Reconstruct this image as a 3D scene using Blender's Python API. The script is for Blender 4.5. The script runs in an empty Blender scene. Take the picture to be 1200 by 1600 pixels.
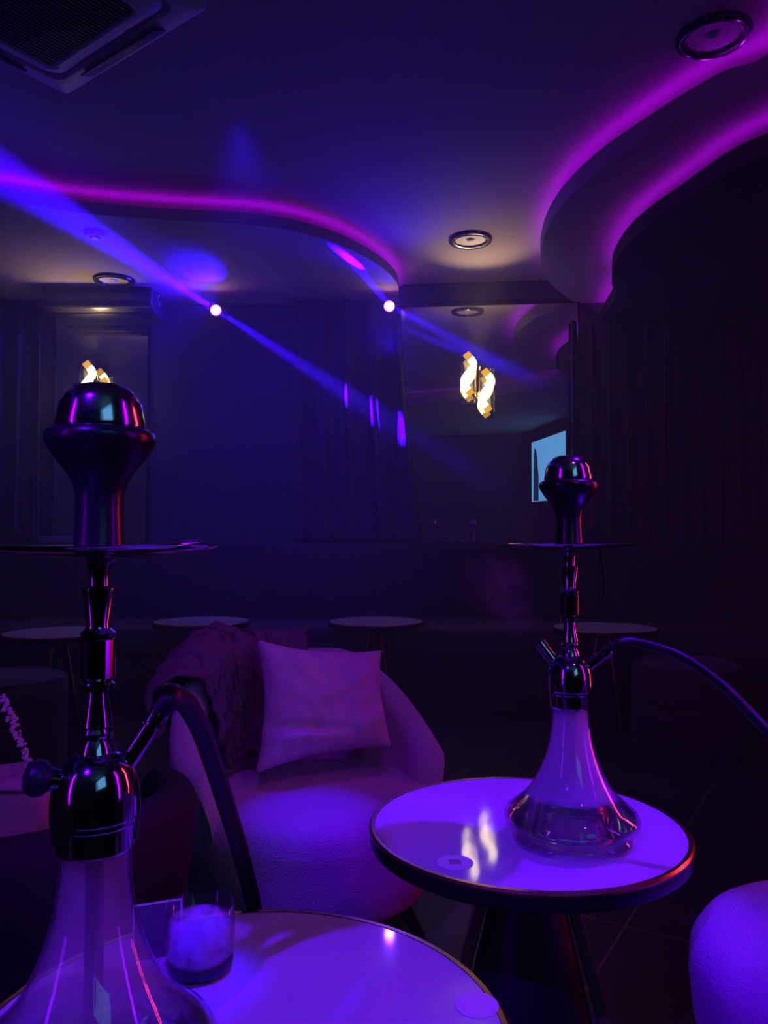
import bpy, bmesh, math, random
from mathutils import Vector, Matrix, noise
random.seed(7)
SC = bpy.context.scene
COL = SC.collection
PI = math.pi

# ------------------------------------------------------------------ camera
F, CH = 1230.0, 1.10
PITCH = math.atan(46.0 / F)
cd = bpy.data.cameras.new('camera')
cam = bpy.data.objects.new('camera', cd)
COL.objects.link(cam)
cam.location = (0, 0, CH)
cam.rotation_euler = (PI / 2 + PITCH, 0, 0)
cd.sensor_fit = 'VERTICAL'
cd.sensor_height = 36.0
cd.sensor_width = 27.0
cd.lens = F / 1600.0 * 36.0
cd.clip_start = 0.02
SC.camera = cam

# ------------------------------------------------------------------ world, exposure
w = bpy.data.worlds.new('world')
SC.world = w
w.use_nodes = True
w.node_tree.nodes['Background'].inputs[0].default_value = (0.01, 0.0, 0.05, 1)
w.node_tree.nodes['Background'].inputs[1].default_value = 0.02
SC.view_settings.view_transform = 'Standard'
SC.view_settings.look = 'None'
SC.view_settings.exposure = 0.0
SC.view_settings.gamma = 1.0
SC.view_settings.use_curve_mapping = False
SC.cycles.max_bounces = 14
SC.cycles.transparent_max_bounces = 24
SC.cycles.transmission_bounces = 12
SC.cycles.volume_bounces = 3
SC.cycles.sample_clamp_indirect = 4.0
SC.cycles.caustics_refractive = True
SC.cycles.caustics_reflective = True
SC.cycles.blur_glossy = 0.6


# ------------------------------------------------------------------ lamps
def spot(name, loc, target, power, col, size, blend=0.4, radius=0.03):
    l = bpy.data.lights.new(name, 'SPOT')
    l.energy = power
    l.color = col
    l.spot_size = math.radians(size)
    l.spot_blend = blend
    l.shadow_soft_size = radius
    o = bpy.data.objects.new(name, l)
    COL.objects.link(o)
    o.location = loc
    o.rotation_euler = (Vector(target) - Vector(loc)).to_track_quat('-Z', 'Y').to_euler()
    return o


def area(name, loc, target, power, col, sx, sy, spread=60):
    l = bpy.data.lights.new(name, 'AREA')
    l.shape = 'RECTANGLE'
    l.energy = power
    l.color = col
    l.size, l.size_y = sx, sy
    l.spread = math.radians(spread)
    o = bpy.data.objects.new(name, l)
    COL.objects.link(o)
    o.location = loc
    o.rotation_euler = (Vector(target) - Vector(loc)).to_track_quat('-Z', 'Y').to_euler()
    return o


VIOLET = (0.095, 0.0, 1.0)
BLUE = (0.075, 0.0, 1.0)
WARM = (1.0, 0.66, 0.36)
D1 = Vector((-1.27, 5.86, 2.845))      # the two party lights under the ceiling
D2 = Vector((0.04, 5.86, 2.875))
BEAM = (0.032, 0.0, 1.0)
spot('near_table_light', (-0.86, -0.78, 2.88), (-0.02, 1.0, 0.5), 400, VIOLET, 27, 0.5)
spot('round_table_light', (1.2, 1.66, 2.9), (0.29, 1.54, 0.5), 320, VIOLET, 21, 0.4)
spot('right_chair_light', (1.05, 0.75, 2.9), (0.98, 1.36, 0.4), 130, VIOLET, 20, 0.8)
spot('tumbler_blue_light', (0.25, 0.75, 2.85), (-0.235, 1.0, 0.58), 700, (0.03, 0.0, 1.0), 4.6, 0.9)  # narrow spot added to make the tumbler glow blue
spot('armchair_light', (-0.1, 1.75, 2.9), (-0.15, 2.25, 0.5), 38, (0.26, 0.0, 1.0), 34, 0.7)
spot('seat_blue_light', (-0.05, 1.95, 2.9), (-0.19, 2.06, 0.4), 320, (0.04, 0.0, 1.0), 10, 0.9)
spot('fill_pink_light', (0.9, 0.2, 2.8), (-0.2, 2.4, 0.6), 22, (0.62, 0.05, 0.9), 40, 0.8)
spot('bag_fill_light', (-1.3, 0.7, 2.8), (-0.7, 1.42, 0.6), 45, (0.36, 0.0, 0.9), 17, 0.8)  # unseen spot added to brighten the handbag
area('red_streak_light', (2.9, 2.6, 1.5), (0.0, 1.2, 0.9), 3.6, (1.0, 0.03, 0.12), 0.10, 2.3)  # red lamp out of view at right, stretched tall for streaks on metal
area('violet_streak_light', (-2.6, -0.8, 1.6), (0.0, 1.6, 0.9), 3.4, (0.25, 0.0, 1.0), 0.10, 2.3)  # unseen area lamp added for violet streaks on the metal
area('violet_right_light', (2.5, 0.6, 1.6), (0.0, 1.2, 0.9), 3.5, (0.30, 0.0, 1.0), 0.10, 2.3)  # second added area lamp, for the violet streak beside the red one
# spots added to build the blue lens streaks as beams from the party lights
spot('beam_left_forward', D1, D1 + Vector((-0.40, -1.5, 0.015)), 46000, BEAM, 6.5, 0.6, 0.02)
spot('beam_left_down', D1, D1 + Vector((1.23, 0.22, -0.76)), 22000, BEAM, 8, 0.8, 0.02)
spot('beam_left_up', D1 + Vector((0.0, -0.06, -0.06)), D1 + Vector((-0.05, -1.0, 0.66)), 180, (0.014, 0.0, 1.0), 54, 0.7, 0.02)
spot('beam_right_forward', D2, D2 + Vector((-0.61, -1.48, 0.27)), 32000, (0.016, 0.0, 1.0), 5.0, 0.6, 0.02)
spot('beam_right_down', D2, D2 + Vector((0.57, 0.12, -0.27)), 14000, BEAM, 8, 0.6, 0.02)
spot('ceiling_blue_wash', D2 + Vector((0, -0.1, -0.35)), (-0.1, 3.6, 3.13), 60, BEAM, 95, 1.0, 0.05)  # wide spot added for the blue wash on the ceiling
spot('wall_blue_fill', (-0.6, 3.2, 2.85), (-0.9, 6.2, 1.4), 250, BEAM, 60, 1.0, 0.05)  # unseen spot added in mid-room to turn the back wall blue
spot('party_glow', D1 + Vector((0, -0.09, 0)), D1 + Vector((-1.0, -0.35, 0.0)), 60, BEAM, 150, 1.0, 0.03)
spot('party_glow', D2 + Vector((0, -0.09, 0)), D2 + Vector((0.0, -1.0, -0.2)), 8, BEAM, 150, 1.0, 0.03)


# ------------------------------------------------------------------ pixel helpers (places only)
_c, _s = math.cos(PITCH), math.sin(PITCH)


def ray(px, py):
    u, v = (px - 600) / F, (800 - py) / F
    return Vector((u, _c - v * _s, _s + v * _c))


def P(px, py, Y):
    d = ray(px, py)
    return Vector((0, 0, CH)) + d * (Y / d.y)


def PZ(px, py, z):
    d = ray(px, py)
    return Vector((0, 0, CH)) + d * ((z - CH) / d.z)


# ------------------------------------------------------------------ materials
def mat(name):
    m = bpy.data.materials.new(name)
    m.use_nodes = True
    nt = m.node_tree
    b = nt.nodes.get('Principled BSDF')
    return m, nt, b


def pbr(name, col, rough=0.5, metal=0.0, spec=0.5, bump=0.0, bscale=40.0, coat=0.0, var=0.0, sheen=0.0, detail=3.0, ior=1.45):
    m, nt, b = mat(name)
    b.inputs['Base Color'].default_value = (*col, 1)
    b.inputs['Roughness'].default_value = rough
    b.inputs['Metallic'].default_value = metal
    b.inputs['Specular IOR Level'].default_value = spec
    b.inputs['Coat Weight'].default_value = coat
    b.inputs['IOR'].default_value = ior
    b.inputs['Sheen Weight'].default_value = sheen
    tc = nt.nodes.new('ShaderNodeTexCoord')
    n = nt.nodes.new('ShaderNodeTexNoise')
    n.inputs['Scale'].default_value = bscale
    n.inputs['Detail'].default_value = detail
    nt.links.new(tc.outputs['Object'], n.inputs['Vector'])
    if bump:
        bp = nt.nodes.new('ShaderNodeBump')
        bp.inputs['Strength'].default_value = bump
        bp.inputs['Distance'].default_value = 0.01
        nt.links.new(n.outputs['Fac'], bp.inputs['Height'])
        nt.links.new(bp.outputs['Normal'], b.inputs['Normal'])
    if var:
        mx = nt.nodes.new('ShaderNodeMixRGB')
        mx.inputs[1].default_value = (*[max(0, c * (1 - var)) for c in col], 1)
        mx.inputs[2].default_value = (*[min(1, c * (1 + var)) for c in col], 1)
        nt.links.new(n.outputs['Fac'], mx.inputs[0])
        nt.links.new(mx.outputs[0], b.inputs['Base Color'])
    return m


def emit(name, col, strength):
    m = bpy.data.materials.new(name)
    m.use_nodes = True
    nt = m.node_tree
    nt.nodes.clear()
    e = nt.nodes.new('ShaderNodeEmission')
    e.inputs[0].default_value = (*col, 1)
    e.inputs[1].default_value = strength
    o = nt.nodes.new('ShaderNodeOutputMaterial')
    nt.links.new(e.outputs[0], o.inputs[0])
    return m


def thin_glass(name, tint=(0.96, 0.96, 0.98), edge=0.8, base=0.035, rough=0.015):
    m = bpy.data.materials.new(name)
    m.use_nodes = True
    nt = m.node_tree
    nt.nodes.clear()
    lw = nt.nodes.new('ShaderNodeLayerWeight')
    lw.inputs[0].default_value = 0.5
    pw = nt.nodes.new('ShaderNodeMath'); pw.operation = 'POWER'; pw.inputs[1].default_value = 4.0
    mu = nt.nodes.new('ShaderNodeMath'); mu.operation = 'MULTIPLY_ADD'
    mu.inputs[1].default_value = edge; mu.inputs[2].default_value = base
    nt.links.new(lw.outputs['Facing'], pw.inputs[0])
    nt.links.new(pw.outputs[0], mu.inputs[0])
    t = nt.nodes.new('ShaderNodeBsdfTransparent'); t.inputs[0].default_value = (*tint, 1)
    g = nt.nodes.new('ShaderNodeBsdfGlossy'); g.inputs['Roughness'].default_value = rough
    mix = nt.nodes.new('ShaderNodeMixShader')
    o = nt.nodes.new('ShaderNodeOutputMaterial')
    nt.links.new(mu.outputs[0], mix.inputs[0])
    nt.links.new(t.outputs[0], mix.inputs[1])
    nt.links.new(g.outputs[0], mix.inputs[2])
    nt.links.new(mix.outputs[0], o.inputs[0])
    return m


def water_mat(name, ior=1.33, col=(0.92, 0.9, 1.0)):
    m = bpy.data.materials.new(name)
    m.use_nodes = True
    nt = m.node_tree
    nt.nodes.clear()
    g = nt.nodes.new('ShaderNodeBsdfGlass')
    g.inputs['IOR'].default_value = ior
    g.inputs['Roughness'].default_value = 0.0
    g.inputs['Color'].default_value = (*col, 1)
    t = nt.nodes.new('ShaderNodeBsdfTransparent')
    mix = nt.nodes.new('ShaderNodeMixShader'); mix.inputs[0].default_value = 0.85
    o = nt.nodes.new('ShaderNodeOutputMaterial')
    nt.links.new(t.outputs[0], mix.inputs[1])
    nt.links.new(g.outputs[0], mix.inputs[2])
    nt.links.new(mix.outputs[0], o.inputs[0])
    return m


def volume_mat(name, density, col=(1, 1, 1), aniso=0.0, noise_scale=0.0, lo=0.35, hi=0.7, sphere=False, absorb=0.0):
    m = bpy.data.materials.new(name)
    m.use_nodes = True
    nt = m.node_tree
    nt.nodes.clear()
    v = nt.nodes.new('ShaderNodeVolumeScatter')
    v.inputs['Color'].default_value = (*col, 1)
    v.inputs['Density'].default_value = density
    v.inputs['Anisotropy'].default_value = aniso
    o = nt.nodes.new('ShaderNodeOutputMaterial')
    nt.links.new(v.outputs[0], o.inputs['Volume'])
    if noise_scale:
        tc = nt.nodes.new('ShaderNodeTexCoord')
        n = nt.nodes.new('ShaderNodeTexNoise')
        n.inputs['Scale'].default_value = noise_scale
        n.inputs['Detail'].default_value = 2.0
        nt.links.new(tc.outputs['Object'], n.inputs['Vector'])
        mr = nt.nodes.new('ShaderNodeMapRange')
        mr.inputs['From Min'].default_value = lo
        mr.inputs['From Max'].default_value = hi
        mr.inputs['To Max'].default_value = density
        nt.links.new(n.outputs['Fac'], mr.inputs['Value'])
        last = mr.outputs[0]
        if sphere:
            ln = nt.nodes.new('ShaderNodeVectorMath'); ln.operation = 'LENGTH'
            nt.links.new(tc.outputs['Object'], ln.inputs[0])
            m2 = nt.nodes.new('ShaderNodeMapRange')
            m2.inputs['From Min'].default_value = 1.0
            m2.inputs['From Max'].default_value = 0.2
            nt.links.new(ln.outputs['Value'], m2.inputs['Value'])
            mm = nt.nodes.new('ShaderNodeMath'); mm.operation = 'MULTIPLY'
            nt.links.new(last, mm.inputs[0]); nt.links.new(m2.outputs[0], mm.inputs[1])
            last = mm.outputs[0]
        nt.links.new(last, v.inputs['Density'])
    return m


def tile_mat():
    m, nt, b = mat('dark_floor_tile')
    tc = nt.nodes.new('ShaderNodeTexCoord')
    mp = nt.nodes.new('ShaderNodeMapping')
    a = math.atan2(1.0, 0.61)                       # one grout line runs along (0.61, 1)
    mp.inputs['Rotation'].default_value = (0, 0, -a)
    q = Vector((0.9, 2.64)); r = Matrix.Rotation(-a, 2) @ q
    mp.inputs['Location'].default_value = (-0.2, -r.y, 0)
    br = nt.nodes.new('ShaderNodeTexBrick')
    br.offset = 0.0
    br.inputs['Scale'].default_value = 1.0
    br.inputs['Brick Width'].default_value = 1.06
    br.inputs['Row Height'].default_value = 1.06
    br.inputs['Mortar Size'].default_value = 0.004
    br.inputs['Color1'].default_value = (0.030, 0.028, 0.032, 1)
    br.inputs['Color2'].default_value = (0.036, 0.033, 0.036, 1)
    br.inputs['Mortar'].default_value = (0.16, 0.14, 0.13, 1)
    nt.links.new(tc.outputs['Object'], mp.inputs[0])
    nt.links.new(mp.outputs[0], br.inputs['Vector'])
    nt.links.new(br.outputs['Color'], b.inputs['Base Color'])
    b.inputs['Roughness'].default_value = 0.42
    return m


M = {}
M['ceiling'] = pbr('ceiling_paint', (0.42, 0.38, 0.37), 0.75, spec=0.2, var=0.06, bscale=3)
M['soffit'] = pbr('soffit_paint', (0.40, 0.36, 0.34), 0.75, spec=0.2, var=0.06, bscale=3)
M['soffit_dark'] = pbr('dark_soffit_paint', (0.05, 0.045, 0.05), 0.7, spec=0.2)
M['wall'] = pbr('dark_wall_paint', (0.05, 0.045, 0.06), 0.7, var=0.1, bscale=2)
M['floor'] = tile_mat()
M['curtain'] = pbr('dark_curtain_cloth', (0.055, 0.05, 0.055), 0.75, sheen=0.1, bump=0.15, bscale=160)
M['bench'] = pbr('dark_velvet', (0.025, 0.022, 0.028), 0.7, sheen=0.05, bump=0.1, bscale=120)
M['bench_top'] = pbr('bench_leather', (0.10, 0.09, 0.085), 0.5, bump=0.1, bscale=60)
M['mirror'] = pbr('mirror_glass', (0.62, 0.60, 0.66), 0.004, metal=1.0)
M['black'] = pbr('black_gloss', (0.012, 0.012, 0.014), 0.22)
M['unit'] = pbr('dark_gloss_plastic', (0.05, 0.05, 0.06), 0.30)
M['blackmatte'] = pbr('black_rubber', (0.010, 0.010, 0.012), 0.45)
M['chrome'] = pbr('dark_chrome', (0.42, 0.40, 0.44), 0.10, metal=1.0)
M['chrome_dark'] = pbr('gunmetal', (0.22, 0.20, 0.22), 0.13, metal=1.0)
M['clay'] = pbr('black_glazed_clay', (0.012, 0.011, 0.014), 0.28)
M['steel'] = pbr('brushed_steel', (0.50, 0.49, 0.52), 0.14, metal=1.0)
M['gold'] = pbr('brass', (0.65, 0.42, 0.16), 0.25, metal=1.0)
M['legwood'] = pbr('bronze_leg', (0.30, 0.17, 0.10), 0.35, metal=0.6)
M['top'] = pbr('white_gloss_top', (0.64, 0.62, 0.64), 0.05, var=0.05, bscale=4, ior=1.5)
M['backtop'] = pbr('satin_white_top', (0.72, 0.66, 0.56), 0.35)
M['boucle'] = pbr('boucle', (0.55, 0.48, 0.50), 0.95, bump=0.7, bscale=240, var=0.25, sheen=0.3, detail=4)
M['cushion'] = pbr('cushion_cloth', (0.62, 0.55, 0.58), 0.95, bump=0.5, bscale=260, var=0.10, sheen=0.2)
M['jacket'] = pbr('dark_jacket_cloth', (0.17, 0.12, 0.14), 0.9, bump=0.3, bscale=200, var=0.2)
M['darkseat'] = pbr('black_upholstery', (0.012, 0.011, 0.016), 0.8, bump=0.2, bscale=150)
M['pouf'] = pbr('dark_red_velvet', (0.07, 0.035, 0.04), 0.7, sheen=0.2, bump=0.2, bscale=150)
M['bag'] = pbr('bag_leather', (0.34, 0.26, 0.30), 0.6, bump=0.25, bscale=30)
M['bead'] = pbr('rhinestone', (0.85, 0.8, 0.85), 0.08, metal=0.4)
M['glass'] = thin_glass('clear_glass')
M['glass_thick'] = thin_glass('clear_glass_base', tint=(0.9, 0.88, 0.96), edge=0.9, base=0.03)
M['water'] = water_mat('water')
M['smoke'] = volume_mat('milky_smoke', 60.0, (0.95, 0.95, 1.0), 0.0)
M['smoke_thin'] = volume_mat('faint_smoke', 9.0, (0.9, 0.9, 1.0), 0.0)
M['haze'] = volume_mat('thin_haze', 0.05, (1, 1, 1), 0.2)
M['puff'] = volume_mat('smoke_puff', 3.8, (1, 1, 1), 0.0, 2.2, 0.42, 0.75, True)
M['sticker'] = pbr('white_sticker', (0.95, 0.88, 0.88), 0.5)
M['stickerprint'] = pbr('grey_print', (0.38, 0.36, 0.36), 0.5)
M['led'] = emit('magenta_led', (0.40, 0.0, 0.80), 11.0)
M['led_dim'] = emit('magenta_led_dim', (0.40, 0.0, 0.80), 3.5)
M['helix'] = emit('warm_glow', (1.0, 0.76, 0.28), 8.0)
M['amber'] = emit('amber_glow', (1.0, 0.50, 0.04), 1.1)
M['lens'] = emit('pink_white_lens', (1.0, 0.55, 0.95), 30.0)
M['lensring'] = emit('magenta_lens_rim', (1.0, 0.05, 0.75), 9.0)
M['plastic'] = pbr('white_plastic', (0.62, 0.60, 0.56), 0.45)
M['card'] = pbr('dark_card', (0.10, 0.09, 0.12), 0.4)
M['paper'] = pbr('grey_paper', (0.35, 0.33, 0.33), 0.7)


def tv_mat():
    m = bpy.data.materials.new('tv_picture')
    m.use_nodes = True
    nt = m.node_tree
    nt.nodes.clear()
    tc = nt.nodes.new('ShaderNodeTexCoord')
    n = nt.nodes.new('ShaderNodeTexNoise'); n.inputs['Scale'].default_value = 3.0
    nt.links.new(tc.outputs['Object'], n.inputs['Vector'])
    mx = nt.nodes.new('ShaderNodeMixRGB')
    mx.inputs[1].default_value = (0.07, 0.30, 0.62, 1)
    mx.inputs[2].default_value = (0.16, 0.46, 0.80, 1)
    nt.links.new(n.outputs['Fac'], mx.inputs[0])
    e = nt.nodes.new('ShaderNodeEmission'); e.inputs[1].default_value = 1.7
    nt.links.new(mx.outputs[0], e.inputs[0])
    o = nt.nodes.new('ShaderNodeOutputMaterial')
    nt.links.new(e.outputs[0], o.inputs[0])
    return m


M['tv'] = tv_mat()
M['tvdark'] = emit('tv_picture_dark', (0.012, 0.03, 0.09), 1.0)


# ------------------------------------------------------------------ object helpers
def finish(name, bm, m, parent=None, smooth=True, sharp=40):
    bmesh.ops.recalc_face_normals(bm, faces=bm.faces)
    me = bpy.data.meshes.new(name)
    if smooth:
        for f in bm.faces:
            f.smooth = True
        lim = math.radians(sharp)
        for e in bm.edges:
            if len(e.link_faces) == 2 and e.calc_face_angle(0) > lim:
                e.smooth = False
    bm.to_mesh(me)
    bm.free()
    me.materials.append(m)
    o = bpy.data.objects.new(name, me)
    COL.objects.link(o)
    if parent:
        o.parent = parent
    return o


def tag(o, label, cat, group=None, kind=None):
    o['label'] = label
    o['category'] = cat
    if group:
        o['group'] = group
    if kind:
        o['kind'] = kind
    return o


def thing(name, label, cat, loc=(0, 0, 0), rz=0.0, group=None):
    o = bpy.data.objects.new(name, None)
    o.empty_display_size = 0.1
    COL.objects.link(o)
    o.location = loc
    o.rotation_euler = (0, 0, rz)
    return tag(o, label, cat, group)


def struct(o):
    o['kind'] = 'structure'
    return o


def dup(root, loc, rz, label, group=None):
    r = root.copy()
    COL.objects.link(r)
    r.location = loc
    r.rotation_euler = (0, 0, rz)
    r['label'] = label
    if group:
        r['group'] = group
    for ch in list(root.children):
        c = ch.copy()
        COL.objects.link(c)
        c.parent = r
        for g in list(ch.children):
            d = g.copy()
            COL.objects.link(d)
            d.parent = c
    return r


def lathe_into(bm, prof, seg=48, mtx=None, cap=True):
    mtx = mtx or Matrix()
    rings = []
    for r, z in prof:
        if r < 1e-5:
            rings.append([bm.verts.new(mtx @ Vector((0, 0, z)))])
        else:
            rings.append([bm.verts.new(mtx @ Vector((r * math.cos(2 * PI * i / seg), r * math.sin(2 * PI * i / seg), z))) for i in range(seg)])
    for a, b in zip(rings, rings[1:]):
        if len(a) == 1 and len(b) == 1:
            continue
        for i in range(seg):
            j = (i + 1) % seg
            if len(a) == 1:
                bm.faces.new((a[0], b[i], b[j]))
            elif len(b) == 1:
                bm.faces.new((a[i], a[j], b[0]))
            else:
                bm.faces.new((a[i], a[j], b[j], b[i]))
    if cap:
        for rg in (rings[0], rings[-1]):
            if len(rg) > 1:
                bm.faces.new(rg)
    return rings


def lathe(name, prof, m, parent=None, seg=48, mtx=None, cap=True, sharp=40):
    bm = bmesh.new()
    lathe_into(bm, prof, seg, mtx, cap)
    return finish(name, bm, m, parent, sharp=sharp)


def spline(pts, n=8):
    out = []
    pts = [Vector(p) for p in pts]
    for i in range(len(pts) - 1):
        p0 = pts[max(i - 1, 0)]; p1 = pts[i]; p2 = pts[i + 1]; p3 = pts[min(i + 2, len(pts) - 1)]
        for k in range(n):
            t = k / n
            out.append(0.5 * ((2 * p1) + (p2 - p0) * t + (2 * p0 - 5 * p1 + 4 * p2 - p3) * t * t + (3 * p1 - p0 - 3 * p2 + p3) * t ** 3))
    out.append(pts[-1])
    return out


def tube_into(bm, pts, rad, seg=12):
    pts = [Vector(p) for p in pts]
    n = len(pts)
    up = Vector((0.13, 0.21, 0.97)).normalized()
    rings = []
    for i, p in enumerate(pts):
        t = (pts[min(i + 1, n - 1)] - pts[max(i - 1, 0)]).normalized()
        s = t.cross(up)
        if s.length < 1e-4:
            s = t.cross(Vector((1, 0, 0)))
        s.normalize()
        u = s.cross(t).normalized()
        up = u
        r = rad(i / (n - 1)) if callable(rad) else rad
        rings.append([bm.verts.new(p + s * r * math.cos(2 * PI * k / seg) + u * r * math.sin(2 * PI * k / seg)) for k in range(seg)])
    for a, b in zip(rings, rings[1:]):
        for k in range(seg):
            bm.faces.new((a[k], a[(k + 1) % seg], b[(k + 1) % seg], b[k]))
    bm.faces.new(rings[0])
    bm.faces.new(rings[-1])


def tube(name, pts, rad, m, parent=None, seg=12):
    bm = bmesh.new()
    tube_into(bm, pts, rad, seg)
    return finish(name, bm, m, parent)


def box_into(bm, c, s, mtx=None):
    r = bmesh.ops.create_cube(bm, size=1.0)
    for v in r['verts']:
        v.co = Vector((c[0] + v.co.x * s[0], c[1] + v.co.y * s[1], c[2] + v.co.z * s[2]))
        if mtx:
            v.co = mtx @ v.co
    return r['verts']


def box(name, c, s, m, parent=None, bevel=0.0, mtx=None, seg=2):
    bm = bmesh.new()
    box_into(bm, c, s, mtx)
    if bevel:
        bmesh.ops.bevel(bm, geom=list(bm.edges), offset=bevel, segments=seg, profile=0.5, affect='EDGES')
    return finish(name, bm, m, parent, sharp=35)


def prism_into(bm, poly, z0, z1):
    a = [bm.verts.new((p[0], p[1], z0)) for p in poly]
    b = [bm.verts.new((p[0], p[1], z1)) for p in poly]
    n = len(poly)
    bm.faces.new(a)
    bm.faces.new(b)
    for i in range(n):
        bm.faces.new((a[i], a[(i + 1) % n], b[(i + 1) % n], b[i]))


def axis_mtx(origin, direction):
    q = Vector(direction).to_track_quat('Z', 'Y')
    return Matrix.Translation(origin) @ q.to_matrix().to_4x4()


# ================================================================== ROOM
ZA = 3.13                     # main ceiling
WALLY = 6.2
YAW = math.radians(5.4)       # the right part of the back wall is turned a little


def wally(x):
    return WALLY - max(0.0, x - 0.05) * math.tan(YAW)


struct(box('floor', (0, 1.5, -0.05), (6.6, 10.0, 0.1), M['floor']))
struct(box('ceiling', (0, 1.5, ZA + 0.05), (6.6, 10.0, 0.1), M['ceiling']))
bm = bmesh.new()
prism_into(bm, [(-3.3, WALLY), (0.05, WALLY), (3.3, wally(3.3)), (3.3, 6.45), (-3.3, 6.45)], 0, ZA)
struct(finish('wall_back', bm, M['wall'], smooth=False))
struct(box('wall_left', (-3.25, 1.5, ZA / 2), (0.1, 10, ZA), M['wall']))
struct(box('wall_right', (3.25, 1.5, ZA / 2), (0.1, 10, ZA), M['wall']))
struct(box('wall_rear', (0, -3.45, ZA / 2), (6.6, 0.1, ZA), M['wall']))


def offset_curve(pts, d):
    out = []
    for i, p in enumerate(pts):
        t = (pts[min(i + 1, len(pts) - 1)] - pts[max(i - 1, 0)]).normalized()
        out.append(Vector((p.x - t.y * d, p.y + t.x * d, 0)))
    return out


def soffit(name, curve, closing, z0, lip, zc, side, inset=0.018, m='soffit', split=0):
    """A dropped ceiling panel with a free curved edge, a recess behind its lip and an LED strip lying in it."""
    cv = spline([Vector((p[0], p[1], 0)) for p in curve], 8)
    bm = bmesh.new()
    prism_into(bm, [(p.x, p.y) for p in cv] + closing, z0, lip)
    core = offset_curve(cv, side * 0.16)
    prism_into(bm, [(p.x, p.y) for p in core] + closing, lip - 0.001, zc + 0.002)
    o = struct(finish(name, bm, M[m], sharp=30))
    a = offset_curve(cv, side * inset)
    bm = bmesh.new()
    b2 = offset_curve(cv, side * (inset + 0.022))
    bm.free()
    cut = split if split else len(a) - 1
    for i0, i1, lm in ((0, cut, 'led'), (cut, len(a) - 1, 'led_dim')):
        if i1 <= i0:
            continue
        bm = bmesh.new()
        lo = [bm.verts.new((p.x, p.y, lip + 0.002)) for p in a[i0:i1 + 1]]
        hb = [bm.verts.new((p.x, p.y, lip + 0.002)) for p in b2[i0:i1 + 1]]
        for i in range(i1 - i0):
            bm.faces.new((lo[i], lo[i + 1], hb[i + 1], hb[i]))
        finish('led_strip', bm, M[lm], o, smooth=False)
    return o


# left rear panel
LZ, LLIP = 2.99, 3.06
Lpx = [(-150, 292), (-60, 304), (0, 312), (60, 322), (130, 333), (250, 343), (400, 352), (480, 366), (550, 391), (600, 421), (622, 447)]
Lc = [PZ(x, y, LZ) for x, y in Lpx]
Lc = [Vector((-3.2, Lc[0].y + 0.05, 0))] + [Vector((p.x, p.y, 0)) for p in Lc] + [Vector((0.10, WALLY + 0.05, 0))]
soffit('trim_1', [(p.x, p.y) for p in Lc], [(-3.2, WALLY + 0.05)], LZ, LLIP, ZA, 1)
# right panel, then the lower one under it; its edge snakes on above and behind the camera
BZ, BLIP = 2.95, 3.05
Bpx = [(897, 452), (877, 437), (858, 420), (848, 400), (844, 380), (847, 357), (857, 327), (883, 287), (933, 238), (1000, 190), (1067, 147), (1133, 110), (1200, 83)]
Bc = [PZ(x, y, BLIP) for x, y in Bpx]
Bc = [(p.x, p.y) for p in Bc]
Bc = [(Bc[0][0] + 0.15, wally(1.6) + 0.05)] + Bc + [(1.55, 2.62), (1.38, 2.15), (0.95, 1.68), (0.40, 1.32), (-0.15, 1.04), (-0.68, 0.90), (-1.6, 0.85), (-3.2, 0.95)]
soffit('trim_2', Bc, [(-3.2, -3.4), (3.2, -3.4), (3.2, 6.1)], BZ, BLIP, ZA, 1, split=8 * 14)
CZ, CLIP = 2.78, 2.87
Cpx = [(962, 440), (956, 425), (957, 400), (963, 383), (983, 353), (1017, 322), (1067, 287), (1133, 240), (1200, 207), (1290, 170)]
Cc = [PZ(x, y, CLIP) for x, y in Cpx]
Cc = [(p.x, p.y) for p in Cc]
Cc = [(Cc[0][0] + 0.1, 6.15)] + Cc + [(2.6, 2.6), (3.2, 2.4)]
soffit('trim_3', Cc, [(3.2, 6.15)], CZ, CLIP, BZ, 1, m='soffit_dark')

# cornice above the right mirror
bm = bmesh.new()
prism_into(bm, [(0.15, wally(0.15) - 0.05), (1.5, wally(1.5) - 0.05), (1.5, wally(1.5) + 0.02), (0.15, wally(0.15) + 0.02)], 2.985, 3.125)
struct(finish('trim_4', bm, M['wall'], smooth=False))

# mirrors
mt = thing('wall_mirror', 'large wall mirror behind the right twisted gold lamp', 'mirror', (0.75, wally(0.75) - 0.022, 1.08), -YAW)
TILT = math.radians(0.8)
mx = Matrix.Rotation(TILT, 4, 'X')
box('mirror_pane', (0, 0.0, 0.93), (1.50, 0.010, 1.86), M['mirror'], mt, mtx=mx)
bm = bmesh.new()
box_into(bm, (0, 0.008, 0.93), (1.54, 0.012, 1.90), mx)
finish('frame', bm, M['black'], mt, smooth=False)
m2 = thing('wall_mirror', 'narrow wall mirror at far left behind the gold lamp', 'mirror', (-2.235, WALLY - 0.02, 1.08), 0)
box('mirror_pane', (0, 0, 0.92), (0.73, 0.010, 1.84), M['mirror'], m2)
box('frame', (0, 0.008, 0.92), (0.77, 0.010, 1.88), M['black'], m2)


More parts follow.
